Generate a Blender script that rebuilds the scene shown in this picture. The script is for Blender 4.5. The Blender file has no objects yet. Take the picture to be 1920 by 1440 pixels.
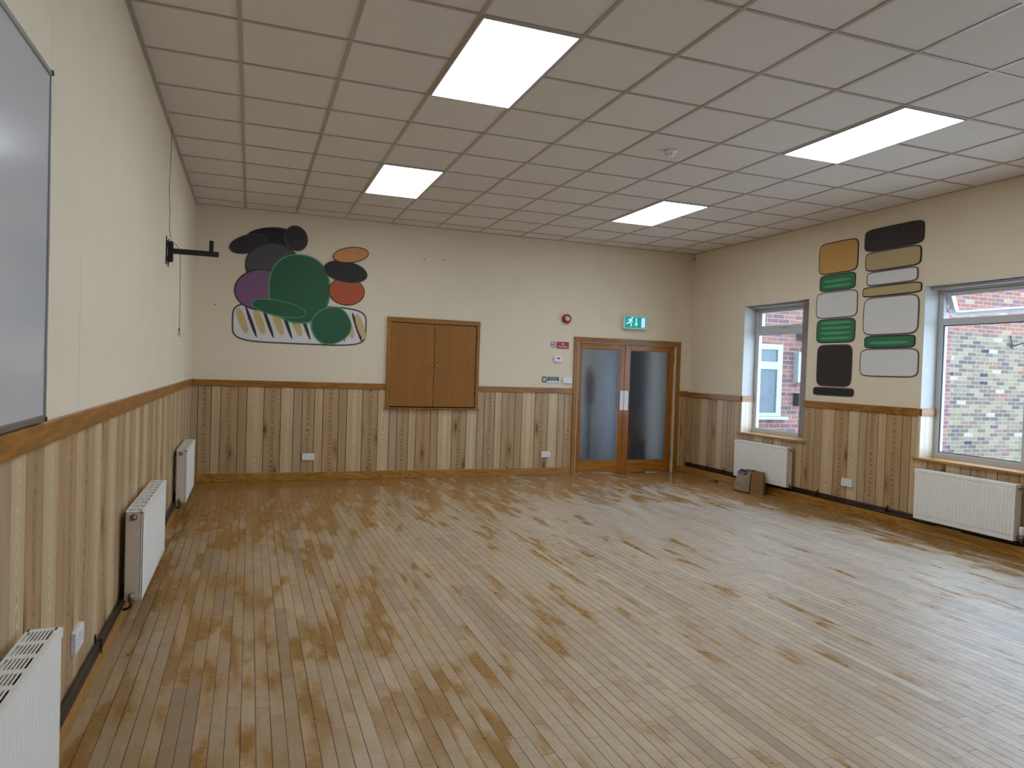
import bpy, bmesh, math, random
from mathutils import Vector, Matrix
random.seed(7)
sc = bpy.context.scene
C = sc.collection

# ------------------------------------------------------------------ camera, world, exposure
cam_d = bpy.data.cameras.new('camera'); cam = bpy.data.objects.new('camera', cam_d); C.objects.link(cam)
cam.location = (0.6562, -9.3682, 1.49)
cam.rotation_euler = (1.5510, -0.0333, -0.3528)
cam_d.sensor_fit = 'HORIZONTAL'; cam_d.sensor_width = 36.0; cam_d.lens = 24.995
cam_d.clip_start = 0.05; cam_d.clip_end = 200
sc.camera = cam
world = bpy.data.worlds.new('overcast'); sc.world = world; world.use_nodes = True
bg = world.node_tree.nodes['Background']
bg.inputs['Color'].default_value = (0.62, 0.78, 1.0, 1); bg.inputs['Strength'].default_value = 9.0
sc.view_settings.view_transform = 'Standard'; sc.view_settings.look = 'None'
sc.view_settings.exposure = 0.0; sc.view_settings.gamma = 1.0
try: sc.view_settings.use_curve_mapping = False
except Exception: pass
PANEL_STRENGTH = 11.5

W = 7.0325; H = 3.358; YF = -13.2          # room: x 0..W, y YF..0, z 0..H
XF = W + 0.20                              # window frame plane

# ------------------------------------------------------------------ helpers
def lin(c):
    if isinstance(c, str):
        c = [int(c[i:i+2], 16)/255 for i in (0, 2, 4)]
        c = [x/12.92 if x <= .04045 else ((x+.055)/1.055)**2.4 for x in c]
    return (c[0], c[1], c[2], 1.0)

class NT:
    """tiny node-building helper"""
    def __init__(s, name):
        s.m = bpy.data.materials.new(name); s.m.use_nodes = True
        s.t = s.m.node_tree; s.n = s.t.nodes; s.l = s.t.links
        s.b = s.n['Principled BSDF']; s.out = s.n['Material Output']
    def node(s, typ, **kw):
        n = s.n.new(typ)
        for k, v in kw.items(): setattr(n, k, v)
        return n
    def put(s, sock, v):
        if v is None: return
        if hasattr(v, 'is_output') or isinstance(v, bpy.types.NodeSocket): s.l.new(v, sock)
        else: sock.default_value = v
    def math(s, op, a, b=None, c=None, clamp=False):
        n = s.node('ShaderNodeMath', operation=op); n.use_clamp = clamp
        s.put(n.inputs[0], a); s.put(n.inputs[1], b); s.put(n.inputs[2], c)
        return n.outputs[0]
    def smooth(s, x, a, b, lo=0.0, hi=1.0):
        n = s.node('ShaderNodeMapRange', interpolation_type='SMOOTHSTEP')
        s.put(n.inputs[0], x); n.inputs[1].default_value = a; n.inputs[2].default_value = b
        n.inputs[3].default_value = lo; n.inputs[4].default_value = hi
        return n.outputs[0]
    def mix(s, f, a, b, mode='MIX'):
        n = s.node('ShaderNodeMix', data_type='RGBA', blend_type=mode)
        s.put(n.inputs[0], f); s.put(n.inputs[6], a); s.put(n.inputs[7], b)
        return n.outputs[2]
    def xyz(s, vec):
        n = s.node('ShaderNodeSeparateXYZ'); s.l.new(vec, n.inputs[0]); return n.outputs
    def comb(s, x=0.0, y=0.0, z=0.0):
        n = s.node('ShaderNodeCombineXYZ')
        s.put(n.inputs[0], x); s.put(n.inputs[1], y); s.put(n.inputs[2], z); return n.outputs[0]
    def pos(s): return s.node('ShaderNodeNewGeometry').outputs['Position']
    def uv(s, name): return s.node('ShaderNodeUVMap', uv_map=name).outputs[0]
    def noise(s, vec, scale=5, detail=3, rough=.5, dist=0.0):
        n = s.node('ShaderNodeTexNoise'); s.put(n.inputs['Vector'], vec)
        n.inputs['Scale'].default_value = scale; n.inputs['Detail'].default_value = detail
        n.inputs['Roughness'].default_value = rough; n.inputs['Distortion'].default_value = dist
        return n.outputs[0]
    def rnd(s, vec):
        n = s.node('ShaderNodeTexWhiteNoise', noise_dimensions='3D'); s.put(n.inputs[0], vec)
        return n.outputs
    def mapv(s, vec, scale=(1, 1, 1), loc=(0, 0, 0)):
        n = s.node('ShaderNodeMapping'); s.put(n.inputs[0], vec)
        n.inputs['Scale'].default_value = scale; n.inputs['Location'].default_value = loc
        return n.outputs[0]
    def ramp(s, f, stops, interp='LINEAR'):
        n = s.node('ShaderNodeValToRGB'); s.put(n.inputs[0], f)
        cr = n.color_ramp; cr.interpolation = interp
        while len(cr.elements) > 1: cr.elements.remove(cr.elements[-1])
        cr.elements[0].position = stops[0][0]; cr.elements[0].color = lin(stops[0][1])
        for p, c in stops[1:]:
            e = cr.elements.new(p); e.color = lin(c)
        return n.outputs[0]
    def bump(s, h, strength=.3, dist=.002):
        n = s.node('ShaderNodeBump'); n.inputs['Strength'].default_value = strength
        n.inputs['Distance'].default_value = dist; s.put(n.inputs['Height'], h)
        s.l.new(n.outputs[0], s.b.inputs['Normal'])
    def set(s, **kw):
        names = dict(color='Base Color', rough='Roughness', metal='Metallic', spec='Specular IOR Level',
                     trans='Transmission Weight', ior='IOR', emit='Emission Color', es='Emission Strength', coat='Coat Weight')
        for k, v in kw.items(): s.put(s.b.inputs[names[k]], v)
        return s.m

def plain(name, color, rough=.5, metal=0.0, spec=.5, bump=0.0, bscale=300):
    t = NT(name)
    n = t.noise(t.pos(), 14, 3)
    c = lin(color)
    v = t.mix(t.smooth(n, .3, .7, 0, .12), c, (c[0]*.8, c[1]*.8, c[2]*.8, 1))
    t.set(color=v, rough=rough, metal=metal, spec=spec)
    if bump: t.bump(t.noise(t.pos(), bscale, 2), bump, .001)
    return t.m

def wood(name, cols, axis='X', rough=.35, grain=1.0, scale=1.0, ring=26):
    """polished timber with its grain along one axis"""
    t = NT(name); p = t.pos()
    st = {'X': (.09, 1, 1), 'Y': (1, .09, 1), 'Z': (1, 1, .09)}[axis]
    q = t.mapv(p, [x*scale for x in st])
    n1 = t.noise(q, 7, 4, .55, .6)
    n2 = t.noise(q, 120, 3, .6)
    w = t.math('FRACT', t.math('MULTIPLY', n1, ring*.35))
    w = t.math('ABSOLUTE', t.math('SUBTRACT', w, .5))
    f = t.math('ADD', t.math('MULTIPLY', w, .9*grain), t.math('MULTIPLY', n2, .55))
    f = t.math('ADD', f, t.math('MULTIPLY', t.noise(p, 1.7, 2), .25))
    col = t.ramp(f, [(.15, cols[0]), (.5, cols[1]), (.9, cols[2])])
    t.set(color=col, rough=rough)
    t.bump(f, .08, .002)
    return t.m

def label(o, lab=None, cat=None, group=None, kind=None):
    if lab: o['label'] = lab
    if cat: o['category'] = cat
    if group: o['group'] = group
    if kind: o['kind'] = kind
    return o
OFF = {}
def thing(name, loc, lab=None, cat=None, group=None, kind=None):
    o = bpy.data.objects.new(name, None); C.objects.link(o); o.location = loc
    o.empty_display_size = .1; OFF[o] = Vector(loc)
    return label(o, lab, cat, group, kind)

class MB:
    """collects geometry in world coordinates, builds ONE mesh object"""
    def __init__(s): s.v = []; s.f = []; s.mi = []; s.sm = []; s.uv = []; s.T = None
    def add(s, vs, fs, mi=0, smooth=False):
        b = len(s.v)
        if s.T: vs = [s.T @ Vector(q) for q in vs]
        s.v += [tuple(q) for q in vs]
        for q in fs: s.f.append([i+b for i in q]); s.mi.append(mi); s.sm.append(smooth)
        return s
    def box(s, x0, x1, y0, y1, z0, z1, mi=0):
        x0, x1 = sorted((x0, x1)); y0, y1 = sorted((y0, y1)); z0, z1 = sorted((z0, z1))
        v = [(x, y, z) for x in (x0, x1) for y in (y0, y1) for z in (z0, z1)]
        f = [(0, 1, 3, 2), (4, 6, 7, 5), (0, 4, 5, 1), (2, 3, 7, 6), (0, 2, 6, 4), (1, 5, 7, 3)]
        return s.add(v, f, mi)
    def prism(s, pts, d0, d1, axis='y', mi=0):
        """polygon pts (a,b) extruded: axis y -> (a,d,b); axis x -> (d,a,b); axis z -> (a,b,d)"""
        g = {'y': lambda a, b, d: (a, d, b), 'x': lambda a, b, d: (d, a, b), 'z': lambda a, b, d: (a, b, d)}[axis]
        n = len(pts)
        v = [g(a, b, d0) for a, b in pts]+[g(a, b, d1) for a, b in pts]
        f = [tuple(range(n))[::-1], tuple(range(n, 2*n))]+[(i, (i+1) % n, n+(i+1) % n, n+i) for i in range(n)]
        return s.add(v, f, mi)
    def lathe(s, prof, origin, axis='z', n=24, mi=0, smooth=True, cap=True):
        """profile (radius, distance along axis)"""
        o = Vector(origin); vs = []
        ax = {'x': Vector((1, 0, 0)), 'y': Vector((0, 1, 0)), 'z': Vector((0, 0, 1)),
              '-x': Vector((-1, 0, 0)), '-y': Vector((0, -1, 0)), '-z': Vector((0, 0, -1))}[axis]
        u = ax.orthogonal().normalized(); w = ax.cross(u)
        for r, h in prof:
            for k in range(n):
                a = 2*math.pi*k/n
                vs.append(o+ax*h+u*(r*math.cos(a))+w*(r*math.sin(a)))
        fs = []
        for i in range(len(prof)-1):
            for k in range(n):
                fs.append((i*n+k, i*n+(k+1) % n, (i+1)*n+(k+1) % n, (i+1)*n+k))
        s.add(vs, fs, mi, smooth)
        if cap:
            b = len(s.v)-len(vs)
            s.f.append([b+k for k in range(n)][::-1]); s.mi.append(mi); s.sm.append(False)
            s.f.append([b+(len(prof)-1)*n+k for k in range(n)]); s.mi.append(mi); s.sm.append(False)
        return s
    def tube(s, pts, r, n=10, mi=0):
        pts = [Vector(p) for p in pts]; rings = []; prev = None
        for i, p in enumerate(pts):
            d = (pts[min(i+1, len(pts)-1)]-pts[max(i-1, 0)]).normalized()
            if prev is None: u = d.orthogonal().normalized()
            else: u = (prev-d*prev.dot(d)).normalized()
            prev = u; w = d.cross(u)
            rings.append([p+u*(r*math.cos(2*math.pi*k/n))+w*(r*math.sin(2*math.pi*k/n)) for k in range(n)])
        vs = [q for rg in rings for q in rg]; fs = []
        for i in range(len(rings)-1):
            for k in range(n): fs.append((i*n+k, i*n+(k+1) % n, (i+1)*n+(k+1) % n, (i+1)*n+k))
        s.add(vs, fs, mi, True)
        b = len(s.v)-len(vs)
        s.f.append([b+k for k in range(n)][::-1]); s.mi.append(mi); s.sm.append(False)
        s.f.append([b+(len(rings)-1)*n+k for k in range(n)]); s.mi.append(mi); s.sm.append(False)
        return s
    def build(s, name, mats, parent=None, bevel=0, uvs=None, seg=2):
        off = OFF.get(parent, Vector((0, 0, 0))) if parent else Vector((0, 0, 0))
        me = bpy.data.meshes.new(name)
        me.from_pydata([tuple(Vector(v)-off) for v in s.v], [], s.f)
        if not isinstance(mats, (list, tuple)): mats = [mats]
        for m in mats: me.materials.append(m)
        for p, mi, sm in zip(me.polygons, s.mi, s.sm): p.material_index = mi; p.use_smooth = sm
        bm = bmesh.new(); bm.from_mesh(me)
        if not uvs: bmesh.ops.recalc_face_normals(bm, faces=bm.faces)
        bm.to_mesh(me); bm.free()
        if uvs:
            for nm, data in uvs.items():
                l = me.uv_layers.new(name=nm)
                for i, d in enumerate(data): l.data[i].uv = d
        o = bpy.data.objects.new(name, me); C.objects.link(o)
        if parent: o.parent = parent; OFF[o] = off
        if bevel:
            b = o.modifiers.new('bevel', 'BEVEL'); b.width = bevel; b.segments = seg; b.limit_method = 'ANGLE'
            b.angle_limit = math.radians(40)
        me.update()
        return o

def text(name, body, size, loc, rot, mat, parent, align='CENTER', depth=.0006, sx=1.0):
    cu = bpy.data.curves.new(name, 'FONT'); cu.body = body; cu.size = size; cu.extrude = depth
    cu.align_x = align; cu.align_y = 'CENTER'
    o = bpy.data.objects.new(name+'_tmp', cu); C.objects.link(o)
    dg = bpy.context.evaluated_depsgraph_get(); dg.update()
    me = bpy.data.meshes.new_from_object(o.evaluated_get(dg))
    C.objects.unlink(o); bpy.data.objects.remove(o)
    off = OFF.get(parent, Vector((0, 0, 0)))
    M = Matrix.Translation(Vector(loc)-off) @ rot.to_4x4() @ Matrix.Diagonal((sx, 1, 1, 1))
    me.transform(M); me.materials.clear(); me.materials.append(mat)
    t = bpy.data.objects.new(name, me); C.objects.link(t); t.parent = parent; OFF[t] = off
    return t
from mathutils import Euler
R_BACK = Euler((math.pi/2, 0, 0)).to_matrix()                      # reads from -y
R_LEFTFACE = Euler((math.pi/2, 0, -math.pi/2)).to_matrix()         # on a face turned to -x
R_PLUSX = Euler((math.pi/2, 0, math.pi/2)).to_matrix()

# ------------------------------------------------------------------ materials
def m_wall():
    t = NT('cream_wall'); p = t.pos()
    n = t.noise(p, 3.0, 4, .6)
    col = t.mix(t.smooth(n, .35, .7, 0, .35), lin('E5D7C0'), lin('DCCCB2'))
    x, y, z = t.xyz(p)
    # faint wallpaper joints on the side wall
    a = t.math('ABSOLUTE', t.math('SUBTRACT', y, -6.03))
    j = t.math('MULTIPLY', t.smooth(a, .0015, .004, 1, 0), t.smooth(z, 1.85, 1.95, 1, 0))
    a2 = t.math('ABSOLUTE', t.math('SUBTRACT', y, -6.53))
    j2 = t.math('MULTIPLY', t.smooth(a2, .0015, .004, .5, 0), t.smooth(z, 2.4, 2.5, 0, 1))
    j = t.math('MULTIPLY', t.math('MAXIMUM', j, j2), t.smooth(x, .1, .2, 1, 0))
    col = t.mix(t.math('MULTIPLY', j, .5), col, lin('6F6654'))
    t.set(color=col, rough=.75, spec=.3)
    h = t.math('ADD', t.noise(p, 260, 3, .6), t.math('MULTIPLY', t.noise(p, 60, 2), .5))
    t.bump(h, .35, .002)
    return t.m
M_wall = m_wall()
def m_tile():
    t = NT('ceiling_tile'); p = t.pos()
    x, y, z = t.xyz(p)
    ix = t.math('FLOOR', t.math('DIVIDE', t.math('SUBTRACT', x, .5565), .6))
    iy = t.math('FLOOR', t.math('DIVIDE', t.math('ADD', y, .3327), .6))
    r = t.rnd(t.comb(ix, iy, 3.3))[0]
    sp = t.noise(p, 240, 3, .7)
    c = t.mix(t.smooth(sp, .42, .72, 0, .55), lin('E6E0DA'), lin('CCC5BE'))
    c = t.mix(t.math('MULTIPLY', r, .10), c, lin('BDB4AC'))
    t.set(color=c, rough=.9, spec=.2)
    t.bump(sp, .3, .002)
    return t.m
M_tile = m_tile()
M_bar = plain('ceiling_bar_paint', 'B0A79E', .30)
def m_panelling():
    """printed timber panelling: uv 'a' = metres across/along a board, uv 'b' = (tone, kind), uv 'c' = random, width"""
    t = NT('panelling_board')
    a = t.xyz(t.uv('a')); b = t.xyz(t.uv('b')); c = t.xyz(t.uv('c'))
    u, v = a[0], a[1]; tone, kind = b[0], b[1]; r, sh = c[0], c[1]
    base = t.ramp(tone, [(0, 'AA8760'), (.35, 'B99870'), (.6, 'C6A77E'), (.85, 'CFB490'), (1, 'D6BC9C')])
    grey = t.mix(t.smooth(sh, .85, .95, 0, .35), base, lin('A39486'))
    # straight grain
    fine = t.noise(t.comb(t.math('ADD', t.math('MULTIPLY', u, 160), t.math('MULTIPLY', r, 90)), t.math('MULTIPLY', v, 3.0), r), 1.0, 4, .65)
    broad = t.noise(t.comb(t.math('ADD', t.math('MULTIPLY', u, 30), t.math('MULTIPLY', r, 50)), t.math('MULTIPLY', v, 1.1), r), 1.0, 3, .6)
    # cathedral figure: nested arches up the heart of the board
    wob = t.noise(t.comb(t.math('MULTIPLY', u, 14), t.math('MULTIPLY', v, 2.2), t.math('MULTIPLY', r, 37)), 1.0, 3, .6)
    cu = t.math('ADD', u, t.math('MULTIPLY', t.math('SUBTRACT', t.noise(t.comb(t.math('MULTIPLY', v, 2.5), t.math('MULTIPLY', r, 11), 0.0), 1.0, 2), .5), .05))
    par = t.math('MULTIPLY', t.math('MULTIPLY', cu, cu), 520.0)
    vv = t.math('PINGPONG', t.math('ADD', v, r), .42)
    f = t.math('ADD', t.math('ADD', par, t.math('MULTIPLY', vv, 5.0)), t.math('MULTIPLY', wob, 1.3))
    fr = t.math('FRACT', t.math('MULTIPLY', f, 4.0))
    ring = t.smooth(t.math('ABSOLUTE', t.math('SUBTRACT', fr, .5)), .18, .42, 0, 1)
    heart = t.smooth(t.math('ABSOLUTE', cu), .012, .038, 1, 0)
    ring = t.math('MULTIPLY', ring, t.math('ADD', t.math('MULTIPLY', heart, .85), .14))
    ring = t.math('MULTIPLY', ring, t.smooth(kind, .2, .5, 0, 1))
    col = t.mix(t.smooth(fine, .40, .75, 0, .30), grey, lin('7C5A38'))
    col = t.mix(t.smooth(broad, .45, .75, 0, .35), col, lin('8A6844'))
    lightring = t.mix(ring, col, lin('DCC79E'))
    darkring = t.mix(t.math('MULTIPLY', ring, .8), col, lin('6A4824'))
    col = t.mix(t.smooth(sh, .45, .55, 0, 1), darkring, lightring)
    # knots on the wide boards
    kn = t.node('ShaderNodeTexVoronoi'); kn.voronoi_dimensions = '2D'
    t.put(kn.inputs['Vector'], t.comb(t.math('ADD', t.math('MULTIPLY', u, 5.0), t.math('MULTIPLY', r, 19)), t.math('ADD', t.math('MULTIPLY', v, 1.7), t.math('MULTIPLY', r, 7)), 0.0))
    kn.inputs['Scale'].default_value = 1.0; kn.inputs['Randomness'].default_value = .6
    kdd = t.math('ADD', kn.outputs['Distance'], t.math('MULTIPLY', t.math('SUBTRACT', broad, .5), .30))
    kd = t.math('MULTIPLY', t.smooth(kdd, .02, .34, .55, 0), t.smooth(kind, .72, .9, 0, 1))
    col = t.mix(kd, col, lin('7A4F2A'))
    kd2 = t.math('MULTIPLY', t.smooth(kdd, .0, .12, .8, 0), t.smooth(kind, .72, .9, 0, 1))
    col = t.mix(kd2, col, lin('4E2E14'))
    t.set(color=col, rough=.36, spec=.45)
    t.bump(fine, .06, .001)
    return t.m
M_panel = m_panelling()
M_gap = plain('dark_groove', '0D0704', .9)
RAILC = ['6E4314', '8E5B20', 'A8722F']
M_rail = {a: wood('varnished_rail_'+a.lower(), RAILC, a, .3) for a in 'XY'}
M_skirt = {a: wood('varnished_skirting_'+a.lower(), ['5E3910', '966626', 'B2833C'], a, .32, 1.2, ring=40) for a in 'XY'}
M_doorwood = wood('varnished_door_wood', ['6E3C0E', '94571A', 'AE7028'], 'Z', .28, .7, ring=14)
M_doorwoodx = wood('varnished_door_rail_wood', ['723E10', '9C601E', 'BA7C2E'], 'X', .28, .9, ring=20)
M_arch = wood('architrave_wood', ['724716', '936224', 'AC7A34'], 'Z', .32, .6, ring=14)
M_archx = wood('architrave_head_wood', ['6E4314', '8E5B20', 'A8722F'], 'X', .32, .6, ring=14)
M_hatch = wood('hatch_veneer', ['7E4C06', '925C0A', 'A66C14'], 'Z', .5, .35, .8, ring=10)
M_sill = wood('window_board_wood', ['84561E', 'A87636', 'C4924E'], 'Y', .28)
M_white = plain('white_upvc', 'C4C6C8', .28)
M_reveal = plain('reveal_paint', 'BAB8B4', .5)
M_rad = plain('radiator_enamel', 'EDEBE6', .33)
M_radside = plain('radiator_side_enamel', 'D6CABB', .4)
M_radback = plain('radiator_inside_shade', '1E1C1A', .6)  # fins near-black: the shade inside the casing is put into their colour
M_nickel = plain('tarnished_nickel', '8A8378', .35, 1.0)
M_pipe = plain('brown_painted_pipe', '2B1C14', .35)
M_plastic = plain('white_plastic', 'E6E6EA', .3)
M_dark = plain('black_plastic', '16161A', .45)
M_black = plain('black_steel', '101012', .4)
M_red = plain('red_plastic', '9E1418', .25)
M_redsign = plain('red_sign', 'A8232E', .35)
M_green = plain('green_sign', '2A5A55', .4)
M_paper = plain('white_print', 'E8ECF2', .5)
M_brass = plain('brass', 'B99550', .25, 1.0)
M_alu = plain('aluminium', 'A9ACAD', .32, .9)
M_string = plain('cord', '6D675A', .7)
M_slot = plain('socket_holes', '3A3A44', .6)

def m_floor():
    t = NT('strip_floor'); p = t.pos(); x, y, z = t.xyz(p)
    w = .0578
    gx = t.math('DIVIDE', t.math('SUBTRACT', x, .0195), w)
    ix = t.math('FLOOR', gx); fx = t.math('FRACT', gx)
    r1 = t.rnd(t.comb(ix, 1.7, 0.0))[0]
    gy = t.math('ADD', t.math('DIVIDE', y, t.math('ADD', .75, t.math('MULTIPLY', r1, .5))), t.math('MULTIPLY', r1, 17.3))
    iy = t.math('FLOOR', gy); fy = t.math('FRACT', gy)
    rr = t.rnd(t.comb(ix, iy, 5.0)); r2 = rr[0]
    rc = t.xyz(rr[1])
    board = t.ramp(r2, [(0, 'A08E7C'), (.12, 'B3A08B'), (.5, 'BDAB95'), (.8, 'B6A28A'), (.93, 'C8B8A2'), (1, 'A3917F')])
    board = t.mix(t.smooth(x, 2.6, 5.6, 0, .6), board, t.mix(r2, lin('AEA69E'), lin('C4BCB4')))  # worn boards greyed towards the windows: their sheen mixed into the colour
    # grain and transverse wear scratches
    g = t.noise(t.comb(t.math('ADD', t.math('MULTIPLY', x, 90), t.math('MULTIPLY', r2, 40)), t.math('MULTIPLY', y, 6), 0.0), 1.0, 4, .6)
    tr = t.noise(t.comb(t.math('MULTIPLY', x, 16), t.math('MULTIPLY', y, 85), r1), 1.0, 3, .6)
    blot = t.noise(p, 9, 5, .7)
    c = t.mix(t.smooth(g, .4, .75, 0, .28), board, lin('85694C'))
    c = t.mix(t.smooth(tr, .5, .8, 0, .30), c, lin('7C654C'))
    c = t.mix(t.smooth(blot, .5, .72, 0, .35), c, lin('8C7357'))
    # where the old varnish survives
    big = t.noise(t.comb(t.math('ADD', t.math('MULTIPLY', x, 1.15), 3.1), t.math('MULTIPLY', y, .62), 2.0), 1.0, 2, .5)
    mid = t.noise(t.comb(t.math('ADD', t.math('MULTIPLY', x, 6.5), t.math('MULTIPLY', r1, .7)), t.math('ADD', t.math('MULTIPLY', y, 2.1), t.math('MULTIPLY', r1, 1.3)), 0.0), 1.0, 3, .5)
    ragged = t.math('MULTIPLY', t.math('SUBTRACT', tr, .5), .07)
    keep = t.math('ADD', t.math('MULTIPLY', big, .36), t.math('MULTIPLY', mid, .78))
    keep = t.math('ADD', t.math('ADD', keep, ragged), t.math('MULTIPLY', t.math('SUBTRACT', r2, .5), .10))
    # survives more away from the traffic: by the door wall, by the window wall, near the left wall
    zone = t.math('ADD', t.smooth(y, -3.8, -.3, 0, .20), t.smooth(x, 5.9, 6.75, 0, .24))
    zone = t.math('ADD', zone, t.smooth(x, .2, 3.6, .09, 0))
    zone = t.math('SUBTRACT', zone, t.smooth(x, 3.4, 5.2, 0, .02))
    keep = t.math('ADD', keep, zone)
    k = t.smooth(keep, .65, .75, 0, 1)
    lone = t.noise(t.comb(t.math('ADD', t.math('MULTIPLY', x, 7.5), 4.4), t.math('ADD', t.math('MULTIPLY', y, 1.35), t.math('MULTIPLY', r1, .55)), 3.0), 1.0, 3, .55)
    lone = t.smooth(t.math('ADD', lone, t.math('MULTIPLY', ragged, .7)), .665, .715, 0, .85)
    k = t.math('MAXIMUM', k, lone)
    soft = t.smooth(keep, .55, .74, 0, .40)
    varn = t.mix(t.noise(p, 22, 3), lin('805818'), lin('A0742E'))
    varn = t.mix(t.smooth(y, -3.2, -.8, 0, .4), varn, lin('B07A3E'))
    varn = t.mix(t.smooth(tr, .45, .75, 0, .45), varn, lin('6E4418'))
    gold = t.math('MULTIPLY', t.smooth(x, .4, 3.6, 1, 0), t.smooth(t.math('ADD', big, t.math('MULTIPLY', mid, .5)), .55, .95, .45, .95))
    c = t.mix(t.math('MULTIPLY', gold, .75), c, t.mix(r2, lin('8C6534'), lin('A67B40')))
    c = t.mix(soft, c, lin('A9824F'))
    c = t.mix(t.math('MULTIPLY', k, .82), c, varn)
    # a few inky scuffs
    sc_ = t.smooth(t.noise(t.comb(t.math('MULTIPLY', x, 5), t.math('MULTIPLY', y, 8), 9.0), 1.0, 5, .75), .70, .78, 0, .5)
    c = t.mix(sc_, c, lin('4F473F'))
    # gaps
    e = t.math('ABSOLUTE', t.math('SUBTRACT', fx, .5))
    rg = t.rnd(t.comb(t.math('FLOOR', t.math('ADD', gx, .5)), t.math('FLOOR', t.math('MULTIPLY', y, .8)), 8.0))[0]
    gap = t.math('MULTIPLY', t.smooth(e, .456, .482, 0, 1), t.math('ADD', .62, t.math('MULTIPLY', rg, .38)))
    e2 = t.math('ABSOLUTE', t.math('SUBTRACT', fy, .5))
    gap2 = t.smooth(e2, .4975, .4992, 0, .6)
    gp = t.math('MAXIMUM', gap, gap2)
    c = t.mix(t.math('MULTIPLY', gp, .95), c, lin('150E08'))
    ro = t.math('ADD', t.math('ADD', .40, t.math('MULTIPLY', k, -.12)), t.math('MULTIPLY', t.smooth(blot, .3, .7, -.05, .06), 1.0))
    ro = t.math('ADD', ro, t.smooth(y, -2.2, -.6, 0, -.14))
    t.set(color=c, rough=ro, spec=.5)
    h = t.math('ADD', t.math('MULTIPLY', gp, -1.0), t.math('MULTIPLY', tr, .10))
    h = t.math('ADD', h, t.math('MULTIPLY', r2, .25))
    t.bump(h, .35, .002)
    return t.m
M_floor = m_floor()

def m_brick(name, stops, mortar, rough=.9, axis='XZ', blotch='8E8974', bl=.3):
    t = NT(name); p = t.pos(); x, y, z = t.xyz(p)
    u = x if axis[0] == 'X' else y
    gz = t.math('DIVIDE', z, .075); iz = t.math('FLOOR', gz); fz = t.math('FRACT', gz)
    gu = t.math('ADD', t.math('DIVIDE', u, .225), t.math('MULTIPLY', t.math('MODULO', iz, 2.0), .5))
    iu = t.math('FLOOR', gu); fu = t.math('FRACT', gu)
    r = t.rnd(t.comb(iu, iz, 2.0))[0]
    col = t.ramp(r, stops, 'CONSTANT')
    n = t.noise(p, 18, 4, .7)
    col = t.mix(t.smooth(n, .42, .7, 0, bl), col, lin(blotch))
    wob = t.math('MULTIPLY', t.math('SUBTRACT', t.noise(p, 30, 2), .5), .05)
    ez = t.smooth(t.math('ADD', t.math('ABSOLUTE', t.math('SUBTRACT', fz, .5)), wob), .415, .45, 0, 1)
    eu = t.smooth(t.math('ABSOLUTE', t.math('SUBTRACT', fu, .5)), .468, .482, 0, 1)
    mo = t.math('MAXIMUM', ez, eu)
    col = t.mix(mo, col, lin(mortar))
    t.set(color=col, rough=rough, spec=.2)
    t.bump(t.math('ADD', t.math('MULTIPLY', mo, -1.0), t.math('MULTIPLY', n, .3)), .5, .006)
    return t.m
M_redbrick = m_brick('pink_red_brick', [(0, '6E4C4A'), (.3, '624446'), (.55, '76544C'), (.75, '584448'), (.9, '7A564E')], '857A70', blotch='7A6058')
M_stock = m_brick('yellow_stock_brick', [(0, '6C6150'), (.22, '584E46'), (.42, '786D5A'), (.58, '4C4644'), (.68, '6A5A50'), (.80, '665048'), (.88, '2C2C34'), (.91, '784C3C'), (.94, '8A8478'), (.97, '746852')], '827A6C', blotch='5A5348', bl=.45)
M_redtop = m_brick('red_brick_top', [(0, '744A40'), (.3, '7C5448'), (.5, '64484A'), (.8, '847060'), (.9, '74483A')], '827A6C', blotch='5A5348')

def m_glass():
    t = NT('clear_glass')
    tr = t.node('ShaderNodeBsdfTransparent'); gl = t.node('ShaderNodeBsdfGlossy'); gl.inputs['Roughness'].default_value = .02
    fr = t.node('ShaderNodeLayerWeight'); fr.inputs['Blend'].default_value = .5
    fz = t.math('ADD', .035, t.math('MULTIPLY', t.math('POWER', fr.outputs['Facing'], 4.0), .8))
    tr.inputs[0].default_value = (.94, .97, .98, 1)
    mx = t.node('ShaderNodeMixShader')
    t.l.new(fz, mx.inputs[0]); t.l.new(tr.outputs[0], mx.inputs[1]); t.l.new(gl.outputs[0], mx.inputs[2])
    t.l.new(mx.outputs[0], t.out.inputs[0]); return t.m
M_glass = m_glass()
def m_frost():
    t = NT('textured_glass'); p = t.pos()
    n = t.math('ADD', t.noise(p, 160, 2, .6), t.math('MULTIPLY', t.noise(t.mapv(p, (40, 1, 160)), 1, 2), .6))
    t.set(color=lin('D4D6D8'), rough=.20, trans=1.0, ior=1.35)
    t.bump(n, .8, .004); return t.m
M_frost = m_frost()
def m_board():
    t = NT('whiteboard_enamel'); p = t.pos(); x, y, z = t.xyz(p)
    t.set(color=lin('C6C4C8'), rough=.16, spec=.6); return t.m
M_board = m_board()
def emis(name, col, s):
    t = NT(name); t.set(color=lin(col), rough=.5, emit=lin(col), es=s); return t.m
M_light = emis('lit_diffuser', (0.86, .955, 1.0), PANEL_STRENGTH)
M_exit_g = emis('lit_green_legend', (.0, .26, .22), .75)
M_exit_w = emis('lit_white_legend', (.50, .70, .88), .75)

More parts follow.
